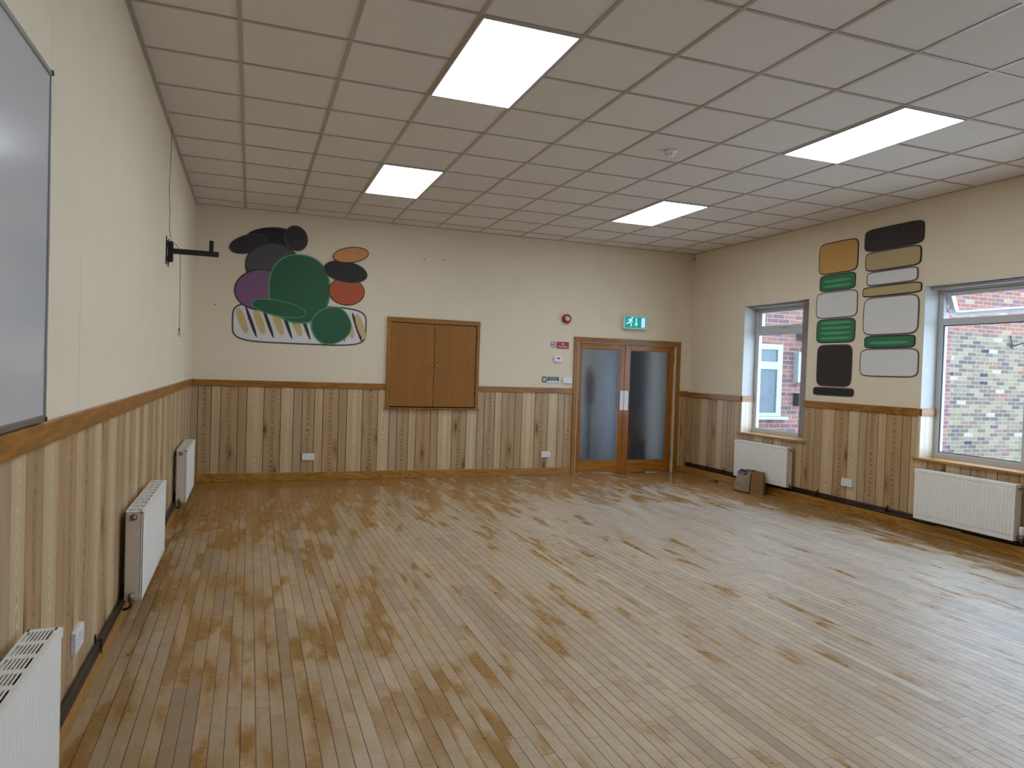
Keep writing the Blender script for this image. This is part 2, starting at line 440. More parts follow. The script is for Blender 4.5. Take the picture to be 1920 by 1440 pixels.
# ------------------------------------------------------------------ setting: floor, walls, ceiling
def struct(o): o['kind'] = 'structure'; return o
struct(MB().box(-.3, XF+.1, YF-.3, .14, -.12, 0).build('floor', M_floor))
def wall_y(name, x0, x1, y0, y1, z1, holes, mat):       # wall in the XZ plane, holes (x0,x1,z0,z1)
    b = MB(); xs = sorted({x0, x1} | {h[0] for h in holes} | {h[1] for h in holes}); zs = sorted({0, z1} | {h[2] for h in holes} | {h[3] for h in holes})
    for i in range(len(xs)-1):
        for j in range(len(zs)-1):
            cx = (xs[i]+xs[i+1])/2; cz = (zs[j]+zs[j+1])/2
            if any(h[0] < cx < h[1] and h[2] < cz < h[3] for h in holes): continue
            b.box(xs[i], xs[i+1], y0, y1, zs[j], zs[j+1])
    return struct(b.build(name, mat))
def wall_x(name, x0, x1, y0, y1, z1, holes, mat):       # holes (y0,y1,z0,z1)
    b = MB(); ys = sorted({y0, y1} | {h[0] for h in holes} | {h[1] for h in holes}); zs = sorted({0, z1} | {h[2] for h in holes} | {h[3] for h in holes})
    for i in range(len(ys)-1):
        for j in range(len(zs)-1):
            cy = (ys[i]+ys[i+1])/2; cz = (zs[j]+zs[j+1])/2
            if any(h[0] < cy < h[1] and h[2] < cz < h[3] for h in holes): continue
            b.box(x0, x1, ys[i], ys[i+1], zs[j], zs[j+1])
    return struct(b.build(name, mat))
ZW0, ZW1 = .72, 2.475
WINS = [(-2.455, -1.26), (-6.45, -4.05), (-10.45, -8.05)]
DX0, DX1, DZ = 5.11, 6.785, 1.945
HX0, HX1, HZ0, HZ1 = 2.385, 3.565, .95, 2.07
wl = wall_x('wall_left', -.25, 0, YF-.25, .14, H+.3, [], M_wall)
wb = wall_y('wall_back', 0, W, 0, .14, H+.3, [(DX0, DX1, 0, DZ)], M_wall)
wr = wall_x('wall_right', W, W+.30, YF-.25, .14, H+.3, [(a, b, ZW0, ZW1) for a, b in WINS], M_wall)
wf = wall_y('wall_front', 0, W, YF-.25, YF, H+.3, [], M_wall)
ceil = struct(MB().box(0, W, YF, 0, H+.006, H+.05).build('ceiling', M_tile))
X1, Y1, G = .5565, -.3327, .6
g = MB(); bw = .012
def gx(i): return X1+(i-1)*G
def gy(j): return Y1-(j-1)*G
for i in range(1, 12): g.box(gx(i)-bw, gx(i)+bw, YF, 0, H, H+.007)
for j in range(1, 23): g.box(0, W, gy(j)-bw*.85, gy(j)+bw*.85, H-.0006, H+.0064)
g.build('ceiling_grid', M_bar, ceil)
ang = MB()
ang.box(0, .02, YF, 0, H-.002, H+.006); ang.box(0, .003, YF, 0, H-.022, H)
ang.box(W-.02, W, YF, 0, H-.001, H+.006); ang.box(0, W, -.02, 0, H-.001, H+.006)
ang.build('edge_trim', M_bar, ceil)

# ---- panelling (wainscot) ------------------------------------------------
SEQ = [(.150, .45, .6, .3), (.105, .74, 0, .6), (.198, .40, 1.0, .2), (.102, .34, 0, .2),
       (.200, .76, .62, .7), (.201, .36, 1.0, .25), (.153, .82, .6, .8), (.105, .55, 0, .97)]  # width, tone, kind, shade class
PER = sum(s[0] for s in SEQ)
def panelling(name, plane, origin, direction, lo, hi, spans, zt, zb=.10, parent=None, off=0.0):
    """plane 'back' (x runs) / 'left' / 'right' (y runs). spans: list of (a0,a1,z0,z1)."""
    b = MB(); ua = []; ub = []; uc = []
    T = .006; GAP = .0032
    boards = []; n0 = int(math.floor((min((lo-origin)/direction, (hi-origin)/direction))/PER))-1
    p = origin+direction*PER*n0; rn = random.Random(len(name)*7+3)
    while True:
        for k, (wd, tone, kind, sh) in enumerate(SEQ):
            q = p+direction*wd
            a0, a1 = min(p, q), max(p, q)
            boards.append((a0, a1, k, tone+rn.uniform(-.05, .05), kind, sh)); p = q
        if (direction > 0 and p > hi) or (direction < 0 and p < lo): break
    for a0, a1, k, tone, kind, sh in boards:
        mid = (a0+a1)/2; rv = (k*.137+.21+rn.uniform(-.012, .012))
        for s0, s1, z0, z1 in spans:
            c0, c1 = max(a0+GAP, s0), min(a1-GAP, s1)
            if c1-c0 < .004: continue
            base = len(b.v)
            def P(a, z, d):
                return {'back': (a, -d, z), 'left': (d, a, z), 'right': (W-d, a, z), 'jamb': (a, off-d, z)}[plane]
            ch = .0012
            prof = [(c0, T-ch*1.2), (c0+ch, T), (c1-ch, T), (c1, T-ch*1.2)]
            vs = [P(c0, z0, 0), P(c0, z1, 0)]
            for a, d in prof: vs += [P(a, z0, d), P(a, z1, d)]
            vs += [P(c1, z0, 0), P(c1, z1, 0)]
            aa = [c0]+[q[0] for q in prof]+[c1]
            fs = []
            for i in range(5):
                f = (2*i, 2*i+2, 2*i+3, 2*i+1)
                if plane == 'left' or plane == 'left': f = f[::-1]
                fs.append(f)
                cs = {2*i: (aa[i]-mid, z0), 2*i+2: (aa[i+1]-mid, z0), 2*i+3: (aa[i+1]-mid, z1), 2*i+1: (aa[i]-mid, z1)}
                for vi in f:
                    ua.append(cs[vi]); ub.append((tone, kind)); uc.append((rv, sh))
            b.add(vs, fs)
    o = b.build(name, M_panel, parent, uvs={'a': ua, 'b': ub, 'c': uc})
    return o
def backing(plane, spans, parent, off=0.0):
    b = MB()
    for a0, a1, z0, z1 in spans:
        if plane == 'back': b.box(a0, a1, -.0015, .001, z0, z1)
        elif plane == 'left': b.box(-.001, .0015, a0, a1, z0, z1)
        elif plane == 'right': b.box(W-.0015, W+.001, a0, a1, z0, z1)
    return b.build('panelling_groove', M_gap, parent)
ZR = {'left': (1.185, 1.262), 'back': (1.176, 1.253), 'right': (1.160, 1.237)}
sp_back = [(0, HX0-.05, .1, ZR['back'][0]+.01), (HX0-.05, HX1+.05, .1, HZ0-.02), (HX1+.05, DX0-.05, .1, ZR['back'][0]+.01), (DX1+.05, W, .1, ZR['back'][0]+.01)]
panelling('wainscot', 'back', .074, 1, 0, W, sp_back, 0, parent=wb); backing('back', sp_back, wb)
sp_left = [(YF, 0, .09, ZR['left'][0]+.01)]
panelling('wainscot', 'left', -5.80, -1, YF, 0, sp_left, 0, parent=wl); backing('left', sp_left, wl)
sp_right = []
prev = 0
for a, b_ in WINS:
    sp_right += [(b_, prev, .09, ZR['right'][0]+.01), (a, b_, .09, ZW0)]; prev = a
sp_right.append((YF, prev, .09, ZR['right'][0]+.01))
panelling('wainscot', 'right', -3.402, -1, YF, 0, sp_right, 0, parent=wr); backing('right', sp_right, wr)

def trim(name, bx, mat, bevel=.004):
    b = MB()
    for q in bx: b.box(*q)
    return struct(b.build(name, mat, None, bevel))
T_ = .022
trim('trim_1', [(0, T_, YF, 0, *ZR['left'])], M_rail['Y'])
trim('trim_2', [(T_, HX0-.05, -T_, 0, *ZR['back']), (HX1+.05, DX0-.06, -T_, 0, *ZR['back']), (DX1+.06, W-T_, -T_, 0, *ZR['back'])], M_rail['X'])
rr_ = []; prev = 0
for a, b_ in WINS:
    rr_.append((W-T_, W, b_, prev, *ZR['right'])); prev = a
rr_.append((W-T_, W, YF, prev, *ZR['right']))
trim('trim_3', rr_, M_rail['Y'])
SK = .105
trim('baseboard_left', [(0, .024, YF, 0, 0, .092)], M_skirt['Y'])
trim('baseboard_back', [(.024, DX0-.06, -.024, 0, 0, SK), (DX1+.06, W-.05, -.024, 0, 0, SK)], M_skirt['X'])
trim('baseboard_right', [(W-.055, W, YF, 0, 0, .098)], M_skirt['Y'])
trim('baseboard_front', [(.024, W-.055, YF, YF+.024, 0, SK)], M_skirt['X'])

# ------------------------------------------------------------------ windows
def window(n, ya, yb, mull=None, open_top=False):
    """ya<yb; opening in the right wall"""
    root = thing('window_%d' % n, (XF, (ya+yb)/2, ZW0), kind='structure')
    xf0, xf1 = XF-.005, XF+.06; fw = .055
    ztr0, ztr1 = 2.085, 2.155                     # transom
    b = MB()
    b.box(xf0, xf1, ya, ya+fw, ZW0, ZW1); b.box(xf0, xf1, yb-fw, yb, ZW0, ZW1)
    b.box(xf0, xf1, ya+fw, yb-fw, ZW0, ZW0+.08); b.box(xf0, xf1, ya+fw, yb-fw, ZW1-.05, ZW1)
    b.box(xf0, xf1, ya+fw, yb-fw, ztr0, ztr1)
    if mull: b.box(xf0-.012, xf1, mull-.035, mull+.035, ZW0+.08, ztr0)
    b.build('window_frame', M_white, root, .004)
    bays = [(ya+fw, yb-fw)] if not mull else [(ya+fw, mull-.035), (mull+.035, yb-fw)]
    for a, c in bays:
        MB().box(XF+.018, XF+.024, a, c, ZW0+.08, ztr0).build('window_pane', M_glass, root)
        k = MB()
        for q in ((a, a+.008, ZW0+.08, ztr0), (c-.008, c, ZW0+.08, ztr0), (a, c, ZW0+.08, ZW0+.088), (a, c, ztr0-.008, ztr0)):
            k.box(XF+.004, XF+.018, q[0], q[1], q[2], q[3])
        k.build('glazing_gasket', M_dark if n == 2 else M_white, root)
    # top-hung sash
    s = MB(); p = MB(); z0, z1 = ztr1+.004, ZW1-.052; a, c = ya+fw+.004, yb-fw-.004; sw = .055
    s.box(-.012, .04, a, a+sw, z0-z1, 0); s.box(-.012, .04, c-sw, c, z0-z1, 0)
    s.box(-.012, .04, a+sw, c-sw, z0-z1, z0-z1+sw*.8); s.box(-.012, .04, a+sw, c-sw, -sw*.8, 0)
    p.box(.010, .016, a+sw, c-sw, z0-z1+sw*.8, -sw*.8)
    h = MB(); cy = (a+c)/2
    h.box(-.030, -.012, cy-.02, cy+.02, z0-z1+.012, z0-z1+.034); h.box(-.040, -.026, cy-.02, cy+.085, z0-z1+.016, z0-z1+.030)
    T = Matrix.Translation((XF+.01, 0, z1)) @ Matrix.Rotation(math.radians(-24 if open_top else 0), 4, 'Y')
    for q in (s, p, h): q.v = [tuple(T @ Vector(v)) for v in q.v]
    so = s.build('window_sash', M_white, root, .004)
    p.build('window_pane', M_glass, so); h.build('window_handle', M_white, so, .003)
    if open_top:
        st = MB()
        for yy in (a+.01, c-.01):
            st = MB(); st.tube([(XF+.03, yy, z1-.06), (XF+.09, yy, z1-.17)], .006); st.tube([(XF+.03, yy, z1-.20), (XF+.09, yy, z1-.12)], .005)
            st.build('window_stay', M_nickel, root)
    # reveals lining, rail and panelling return
    r = MB()
    r.box(W-.0005, xf0, yb-.0015, yb+.003, ZW0, ZW1); r.box(W-.0005, xf0, ya-.003, ya+.0015, ZW0, ZW1)
    r.box(W-.0005, xf0, ya, yb, ZW1-.0015, ZW1+.003)
    r.build('window_reveal', M_reveal, root)
    rl = MB(); rl.box(W-.004, xf0, yb-.022, yb, *ZR['right']); rl.box(W-.004, xf0, ya, ya+.022, *ZR['right'])
    rl.build('rail_return', M_rail['X'], root, .003)
    pl = MB()
    for q in range(3):
        x0 = W+.004+q*.066; x1 = min(x0+.063, xf0)
        pl.box(x0, x1, yb-.007, yb, ZW0, ZR['right'][0]); pl.box(x0, x1, ya, ya+.007, ZW0, ZR['right'][0])
    pl.build('panel_return', plain('daylit_panel_return', 'D9CCBA', .35), root)  # paler than the panelling: window light on the return painted into its colour
    # window board
    MB().box(W-.035, xf0, ya-.055, yb+.055, ZW0-.001, ZW0+.022).build('window_sill', M_sill, root, .005)
    return root
window(1, *WINS[0]); window(2, *WINS[1], mull=-4.98, open_top=True); window(3, *WINS[2], mull=-9.0)

def blind(ya, yb, y0, y1, lab, n, rail_full=True):
    """vertical blind drawn to one side"""
    root = thing('vertical_blind', (W+.12, (y0+y1)/2, ZW0+.03), lab, 'blind', 'vertical blinds in the windows')
    MB().box(W+.085, W+.125, ya+.01, yb-.01, ZW1-.035, ZW1-.004).build('head_rail', plain('blind_rail', 'B9B4AE', .35), root, .003)
    ms = plain('blind_fabric', 'C8B8AC', .8)
    for k in range(n):
        y = y0+(y1-y0)*k/(n-1)
        b = MB(); T = Matrix.Translation((W+.105, y, 0)) @ Matrix.Rotation(math.radians(12+3*(k % 3)), 4, 'Z')
        zs = [ZW0+.045, ZW1-.035]; pr = [(-.044, 0), (-.022, .004), (0, .005), (.022, .004), (.044, 0)]
        vs = []; fs = []
        for z in zs:
            for a, d in pr: vs.append(T @ Vector((a, d, z)))
            for a, d in pr[::-1]: vs.append(T @ Vector((a, d+.0012, z)))
        m = len(pr)*2
        for i in range(m): fs.append((i, (i+1) % m, m+(i+1) % m, m+i))
        fs += [tuple(range(m)), tuple(range(m, 2*m))]
        b.add(vs, fs); b.build('blind_slat', ms, root)
    return root
blind(*WINS[0], -2.285, -2.43, 'closed-up beige vertical blind stacked at the right side of the narrow window', 12)
blind(*WINS[1], -6.18, -6.42, 'beige vertical blind with its head rail along the top of the wide window', 12)

# ------------------------------------------------------------------ double door with textured glass
door = thing('door_1', ((DX0+DX1)/2, 0, 0), kind='structure')
a = MB(); aw = .065
a.box(DX0-aw+.005, DX0+.005, -.028, 0, 0, DZ+.055)
a.box(DX1-.005, DX1+aw-.005, -.028, 0, 0, DZ+.055)
a.build('architrave', M_arch, door, .005)
MB().box(DX0-aw+.005, DX1+aw-.005, -.0285, 0, DZ-.008, DZ+.056).build('architrave', M_archx, door, .005)
l = MB(); l.box(DX0, DX0+.022, -.004, .14, 0, DZ); l.box(DX1-.022, DX1, -.004, .14, 0, DZ); l.box(DX0, DX1, -.004, .14, DZ-.018, DZ)
l.build('door_lining', plain('cream_gloss_lining', 'D9CDB4', .35), door, .002)
LY0, LY1 = .035, .079
def leaf(x0, x1, gx0, gx1, hinge):
    lf = MB()
    lf.box(x0, gx0, LY0, LY1, .012, DZ-.022); lf.box(gx1, x1, LY0, LY1, .012, DZ-.022)
    lo = lf.build('door_leaf', M_doorwood, door, .004)
    rl = MB(); rl.box(gx0, gx1, LY0+.001, LY1-.001, .012, .185); rl.box(gx0, gx1, LY0+.001, LY1-.001, 1.845, DZ-.023)
    rl.build('door_rail', M_doorwoodx, lo, .003)
    MB().box(gx0-.004, gx1+.004, LY0+.018, LY0+.026, .18, 1.85).build('door_glass', M_frost, lo)
    bd = MB()
    for q in ((gx0, gx0+.010, .185, 1.845), (gx1-.010, gx1, .185, 1.845), (gx0, gx1, .185, .195), (gx0, gx1, 1.835, 1.845)):
        bd.box(q[0], q[1], LY0+.006, LY0+.018, q[2], q[3])
    bd.build('glazing_bead', M_doorwood, lo, .002)
    for z in (.23, 1.68):
        hb = MB(); xx = x0 if hinge == 'l' else x1
        hb.lathe([(.006, 0), (.006, .105)], (xx, LY0-.006, z), 'z', 10)
        hb.box(xx-.003, xx+.018 if hinge == 'r' else xx+.003, LY0-.004, LY0, z, z+.105)
        hb.build('hinge', M_nickel, lo)
    return lo
xm = 5.915
l1 = leaf(DX0+.026, xm-.0015, 5.205, 5.833, 'l')
l2 = leaf(xm+.0015, DX1-.027, 6.003, 6.675, 'r')
MB().box(5.850, xm-.004, LY0-.003, LY0, .942, 1.235).build('push_plate', M_plastic, l1, .001)
MB().box(xm+.004, 5.990, LY0-.003, LY0, .942, 1.235).build('push_plate', M_plastic, l2, .001)

# lobby seen as blur through the textured glass
M_lob = plain('lobby_paint', 'BEB9B0', .6)
lob = MB(); lx0, lx1, ly = 4.2, 7.02, 2.6
lob.box(lx0-.1, lx0, .14, ly, 0, 2.6); lob.box(lx0, 4.4, ly, ly+.1, 0, 2.6); lob.box(5.6, lx1, ly, ly+.1, 0, 2.6); lob.box(4.4, 5.6, ly, ly+.1, 2.1, 2.6); lob.box(lx0, lx1, .14, ly, 2.5, 2.6)  # opening in the far lobby wall is added to let daylight in
lob.box(lx1, lx1+.1, .14, ly, 0, 2.6)
struct(lob.build('wall_lobby', M_lob))
struct(MB().box(lx0-.1, lx1+.1, .14, ly+.1, -.12, 0).build('floor_lobby', plain('lobby_lino', '4A5058', .2)))
cb = thing('tall_cupboard', (6.4, .8, 0), 'dark navy tall cupboard blurred behind the right glass door leaf', 'cupboard')
MB().box(6.10, 6.68, .62, 1.10, .06, 2.1).build('body', plain('navy_laminate', '27303F', .5), cb, .01)
MB().box(6.12, 6.66, .64, 1.10, 0, .06).build('plinth', M_dark, cb)
MB().box(6.12, 6.66, .60, .62, .10, 2.06).build('door', plain('navy_door', '222B3A', .45), cb, .004)
bx = thing('lobby_chair', (6.32, .40, 0), 'brown chair blurred behind the lower right glass door pane', 'chair')
mbw = plain('brown_chair', '5E4028', .7)
MB().box(6.16, 6.48, .26, .56, .42, .47).build('seat', mbw, bx, .01)
MB().box(6.16, 6.48, .53, .56, .47, .92).build('backrest', mbw, bx, .01)
for sx in (6.165, 6.445):
    for sy in (.27, .53): MB().box(sx, sx+.03, sy, sy+.03, 0, .42).build('leg', mbw, bx)
lo_ = thing('ceiling_light', (5.4, 1.3, 2.49), 'added unseen light panel brightening the lobby behind the double door', 'ceiling light')  # added lamp, out of view, to brighten the lobby walls
MB().box(5.09, 5.71, .99, 1.61, 2.485, 2.50).build('frame', M_white, lo_)
MB().box(5.11, 5.69, 1.01, 1.59, 2.480, 2.486).build('diffuser', M_light, lo_)
ext = thing('fire_extinguisher', (5.48, .36, 0), 'dark red extinguisher shape blurred behind the left glass door pane', 'fire extinguisher')
MB().lathe([(.0, .0), (.075, .0), (.08, .02), (.08, .42), (.05, .5), (.02, .54)], (5.48, .36, 1.0), 'z', 20).build('cylinder', plain('dark_red', '5A1E1C', .4), ext)
MB().box(5.455, 5.505, .33, .39, 1.54, 1.6).build('valve', M_dark, ext, .004)
MB().box(5.44, 5.52, .34, .38, 0, 1.0).build('stand', M_dark, ext)

# ------------------------------------------------------------------ serving hatch (wall cupboard)
ht = thing('serving_hatch', (2.975, 0, .93), 'varnished wooden double-door hatch set in the far wall above the panelling', 'wall cupboard')
fr = MB(); fw = .05
fr.box(HX0-fw, HX0, -.040, 0, .935, 2.132); fr.build('frame_side', M_arch, ht, .004)
MB().box(HX1, HX1+fw-.005, -.040, 0, .935, 2.132).build('frame_side', M_arch, ht, .004)
MB().box(HX0-fw, HX1+fw-.005, -.0405, 0, 2.072, 2.136).build('frame_head', M_archx, ht, .004)
MB().box(HX0-fw-.015, HX1+fw+.008, -.062, 0, .925, .945).build('sill_board', M_archx, ht, .004)
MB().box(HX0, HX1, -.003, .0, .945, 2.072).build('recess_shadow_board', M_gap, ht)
for x0, x1, kx in ((HX0+.004, 2.973, 2.937), (2.979, HX1-.004, 3.012)):
    d = MB().box(x0, x1, -.024, -.004, .958, 2.066).build('hatch_door', M_hatch, ht, .003)
    MB().lathe([(.007, 0), (.007, .012), (.016, .018), (.017, .026), (.012, .033), (.0, .035)], (kx, -.024, 1.512), '-y', 18).build('knob', M_brass, d)
for z in (1.10, 1.90):
    for xx in (HX0+.003, HX1-.003): MB().lathe([(.005, 0), (.005, .06)], (xx, -.028, z), 'z', 8).build('hinge', M_gap, ht)

# ------------------------------------------------------------------ radiators
def radiator(org, rot, L, lab, flutes=True, trv=False, ztop=.64, zbot=.148):
    """local: x along the radiator (0..L, x=0 end has plug+valve), y 0 = wall, -y into the room"""
    root = thing('panel_radiator', (org[0], org[1], 0), lab, 'radiator', 'white panel radiators along the side walls')
    T = Matrix.Translation((org[0], org[1], 0)) @ Matrix.Rotation(rot, 4, 'Z')
    def mk():
        m = MB(); m.T = T; return m
    D0, D1 = .036, .124
    hz = ztop-zbot
    def sheet(yf, sgn, nm, mat):
        m = mk(); n = int((L-.05)/.0333); st = (L-.05)/n
        xs = [(0, 0)]; prof = []
        x = .025; prof.append((0, 0)); prof.append((x, 0))
        for i in range(n):
            a = x+i*st; prof += [(a+st*.10, 0), (a+st*.24, 1), (a+st*.76, 1), (a+st*.90, 0)]
        prof += [(L-.025, 0), (L, 0)]
        rows = [(zbot, 0), (zbot+.035, 0), (zbot+.050, 1), (ztop-.052, 1), (ztop-.036, 0), (ztop-.014, 0), (ztop-.006, -.3), (ztop-.006, -3)]
        vs = []; fs = []; dep = .0045 if flutes else .0016
        for z, k in rows:
            for xx, q in prof:
                d = dep*q*max(k, 0) if k >= 0 else dep*0
                yy = yf + sgn*(-d) if k >= 0 else yf+sgn*(.004 if k > -1 else .012)
                vs.append((xx, yy, z))
        n_ = len(prof)
        for r in range(len(rows)-1):
            for c in range(n_-1): fs.append((r*n_+c, r*n_+c+1, (r+1)*n_+c+1, (r+1)*n_+c))
        m.add(vs, fs); o = m.build(nm, mat, root)
        return o
    sheet(-D1, 1, 'front_panel', M_rad)
    fb = mk(); fb.box(.002, L-.002, -D1+.003, -D1+.012, zbot+.002, ztop-.010)
    fb.build('front_waterway', M_rad, root, .002)
    rp = mk(); rp.box(.004, L-.004, -D0-.010, -D0, zbot, ztop-.008); rp.build('rear_panel', M_rad, root, .002)
    fin = mk()
    k = .02
    while k < L-.02:
        fin.box(k, k+.0015, -D1+.014, -D0-.012, zbot+.03, ztop-.06); k += .02
    fin.build('convector_fins', M_radback, root)
    for x0 in (0, L-.004):
        s = mk(); s.box(x0, x0+.004, -D1+.014, -D0-.006, zbot, ztop-.006); s.build('side_panel', M_radside, root, .001)
    gr = mk(); y0, y1 = -D1+.010, -D0+.002; zt = ztop; th = .004
    gr.box(-.001, L+.001, y0-.008, y0+.006, zt-th, zt); gr.box(-.001, L+.001, y1-.006, y1+.002, zt-th, zt)
    gr.box(-.002, L+.002, y0-.0135, y0-.008, zt-.030, zt-.001)
    nc = max(1, round((L-.02)/.105)); pc = (L-.02)/nc
    gr.box(-.001, .022, y0, y1, zt-th, zt); gr.box(L-.022, L+.001, y0, y1, zt-th, zt)
    for i in range(1, nc): gr.box(.01+i*pc-.014, .01+i*pc+.014, y0, y1, zt-th, zt-.0005)
    nb = 7; stp = (y1-y0-.012)/nb
    for i in range(1, nb): gr.box(.0, L, y0+.006+i*stp-.0022, y0+.006+i*stp+.0022, zt-th, zt-.0002)
    gr.build('top_grille', M_rad, root)
    ym = -(D0+D1)/2+.004
    pg = mk(); pg.lathe([(.017, 0), (.017, .006), (.013, .012), (.013, .020), (.0, .020)], (0, ym, ztop-.030), '-x', 16)
    pg.build('end_plug', M_nickel, root)
    v = mk()
    v.lathe([(.013, 0), (.013, .012), (.018, .013), (.018, .03), (.011, .031), (.011, .045)], (0, ym, zbot+.030), '-x', 14)
    v.lathe([(.013, 0), (.015, .02), (.015, .04), (.010, .045), (.010, .06)], (-.038, ym, zbot+.050), '-z', 14)
    v.build('valve', M_nickel, root)
    tl = mk(); tl.tube([(-.038, ym, zbot+.0), (-.038, ym, zbot-.02), (-.038, ym*.75, zbot-.032), (-.038, ym*.5, zbot-.034)], .008)
    tl.build('pipe_tail', M_pipe, root)
    if trv:
        h = mk(); h.lathe([(.017, 0), (.020, .008), (.021, .02), (.021, .062), (.018, .074), (.0, .076)], (-.038, ym, zbot+.055), 'z', 20)
        for q in range(12):
            an = q*math.pi/6
            h.box(-.038+.0205*math.cos(an)-.001, -.038+.0205*math.cos(an)+.001, ym+.0205*math.sin(an)-.001, ym+.0205*math.sin(an)+.001, zbot+.075, zbot+.115)
        h.build('thermostatic_head', M_plastic, root)
    # far end lockshield
    v2 = mk(); v2.lathe([(.011, 0), (.016, .015), (.016, .03), (.009, .03)], (L, ym, zbot+.030), 'x', 12); v2.build('lockshield', M_nickel, root)
    for xx in (L*.15, L*.85):
        br = mk(); br.box(xx, xx+.03, -D0, -.0065, zbot+.06, ztop-.08); br.build('mounting_bracket', M_rad, root)
    return root
# left wall: x local runs +y (far away) so the near end carries the valve
RL = math.pi/2
radiator((0, -5.00), RL, 1.12, 'white radiator in the middle of the left wall, below the black bracket', flutes=False)
radiator((0, -2.13), RL, 1.02, 'white radiator on the left wall nearest the far corner', flutes=False)
# nearest one: its far end at y -6.82
radiator((0, -8.00), RL, 1.18, 'white radiator nearest the camera, below the whiteboard', flutes=False)
# right wall: local x runs +y too but facing -x : rotate -90 -> x runs -y ; near end must carry valve so mirror
def radiator_right(y_near, L, lab, trv):
    """right wall faces -x: rotation of +90 puts -y toward +x, so build facing with a half turn and swap ends"""
    r = radiator((W, y_near+L), -math.pi/2, L, lab, True, trv)
    return r
r1 = radiator_right(-2.325, 1.015, 'white fluted radiator under the narrow window, behind the paper sack', False)
r2 = radiator_right(-5.12, .995, 'white fluted radiator under the wide window, with thermostatic valve', True)
# swap valve end of the right-hand pair: mirror their children along y
for r, yn, L in ((r1, -2.325, 1.015), (r2, -5.12, .995)):
    for ch in r.children:
        if ch.name.split('.')[0] in ('end_plug', 'valve', 'pipe_tail', 'thermostatic_head', 'lockshield'):
            for v in ch.data.vertices: v.co.y = -L - v.co.y
            ch.data.flip_normals()

# ------------------------------------------------------------------ heating pipes
def pipes(side):
    if side == 'l':
        root = thing('heating_pipe', (.035, -6.6, .12), 'pair of dark brown heating pipes above the left skirting board', 'pipe'); s = 1; x0 = 0; ya, yb = YF+.1, -.05
        clips = [-8.6, -5.62, -4.3, -2.9, -1.0]
    else:
        root = thing('heating_pipe', (W-.035, -6.6, .12), 'pair of dark brown heating pipes above the right skirting under the windows', 'pipe'); s = -1; x0 = W; ya, yb = YF+.1, -.02
        clips = [-.95, -2.73, -3.72, -4.07, -5.9, -7.6]
    for z, r in ((.115, .0135), (.150, .0125)):
        MB().tube([(x0+s*.0208, ya, z), (x0+s*.0208, (ya+yb)/2, z), (x0+s*.0208, yb, z)], r, 12).build('pipe_run', M_pipe, root)
    for y in clips:
        m = MB(); m.box(x0+s*.007, x0+s*.012, y-.009, y+.009, .10, .19); m.box(x0+s*.007, x0+s*.038, y-.007, y+.007, .1315, .1365)
        m.box(x0+s*.034, x0+s*.038, y-.007, y+.007, .102, .169); m.box(x0+s*.007, x0+s*.038, y-.007, y+.007, .165, .169)
        m.build('pipe_clip', M_pipe, root)
pipes('l'); pipes('r')

# ------------------------------------------------------------------ ceiling lights
def ceiling_light(i, j, lab, grp='lit ceiling panels'):
    x0, x1 = gx(i)+.012, gx(i+1)-.012; y1, y0 = gy(j)-.010, gy(j+2)+.010
    r = thing('ceiling_light', ((x0+x1)/2, (y0+y1)/2, H-.004), lab, 'ceiling light', grp)
    m = MB(); w = .010; z0, z1 = H-.007, H+.004
    m.box(x0, x0+w, y0, y1, z0, z1); m.box(x1-w, x1, y0, y1, z0, z1); m.box(x0+w, x1-w, y0, y0+w, z0, z1); m.box(x0+w, x1-w, y1-w, y1, z0, z1)
    m.build('frame', M_white, r)
    MB().box(x0+w, x1-w, y0+w, y1-w, H-.005, H+.002).build('diffuser', M_light, r)
ceiling_light(3, 8, 'largest-looking lit ceiling panel, top centre, nearest the left wall')
ceiling_light(3, 3, 'small lit ceiling panel nearest the far wall, above the hatch side')
ceiling_light(8, 8, 'long lit ceiling panel at the upper right, towards the wide window')
ceiling_light(8, 3, 'lit ceiling panel near the far wall, above the double door')
ceiling_light(3, 13, 'lit ceiling panel overhead behind the viewer, left row')
ceiling_light(8, 13, 'lit ceiling panel overhead behind the viewer, right row')

# smoke detector
sd = thing('smoke_detector', (3.905, -4.20, H), 'small white smoke detector on a ceiling tile between the lights', 'smoke detector')
m = MB(); m.lathe([(.055, 0), (.055, .010), (.050, .016), (.044, .020), (.042, .034), (.034, .046), (.018, .052), (.0, .053)], (3.905, -4.20, H+.004), '-z', 28)
m.build('housing', M_plastic, sd)
for k in range(6):
    an = k*math.pi/3
    MB().lathe([(.0, 0), (.006, .0), (.006, .006), (.0, .006)], (3.905+.038*math.cos(an), -4.20+.038*math.sin(an), H-.026), '-z', 8).build('vent', M_slot, sd)

# ------------------------------------------------------------------ wall devices on the far wall
sn = thing('alarm_sounder', (4.905, 0, 2.25), 'round red fire alarm sounder on the far wall left of the exit sign', 'fire alarm')
MB().lathe([(.058, 0), (.062, .012), (.066, .016), (.066, .05), (.060, .062), (.045, .068), (.0, .068)], (4.905, 0, 2.25), '-y', 32).build('housing', M_red, sn)
MB().lathe([(.0, .0), (.031, .0), (.031, .003), (.0, .003)], (4.905, -.0675, 2.25), '-y', 24).build('badge', M_paper, sn)
mm = MB(); mm.box(4.892, 4.918, -.0715, -.070, 2.252, 2.262); mm.box(4.898, 4.912, -.0715, -.070, 2.238, 2.247)
mm.build('badge_print', M_slot, sn)

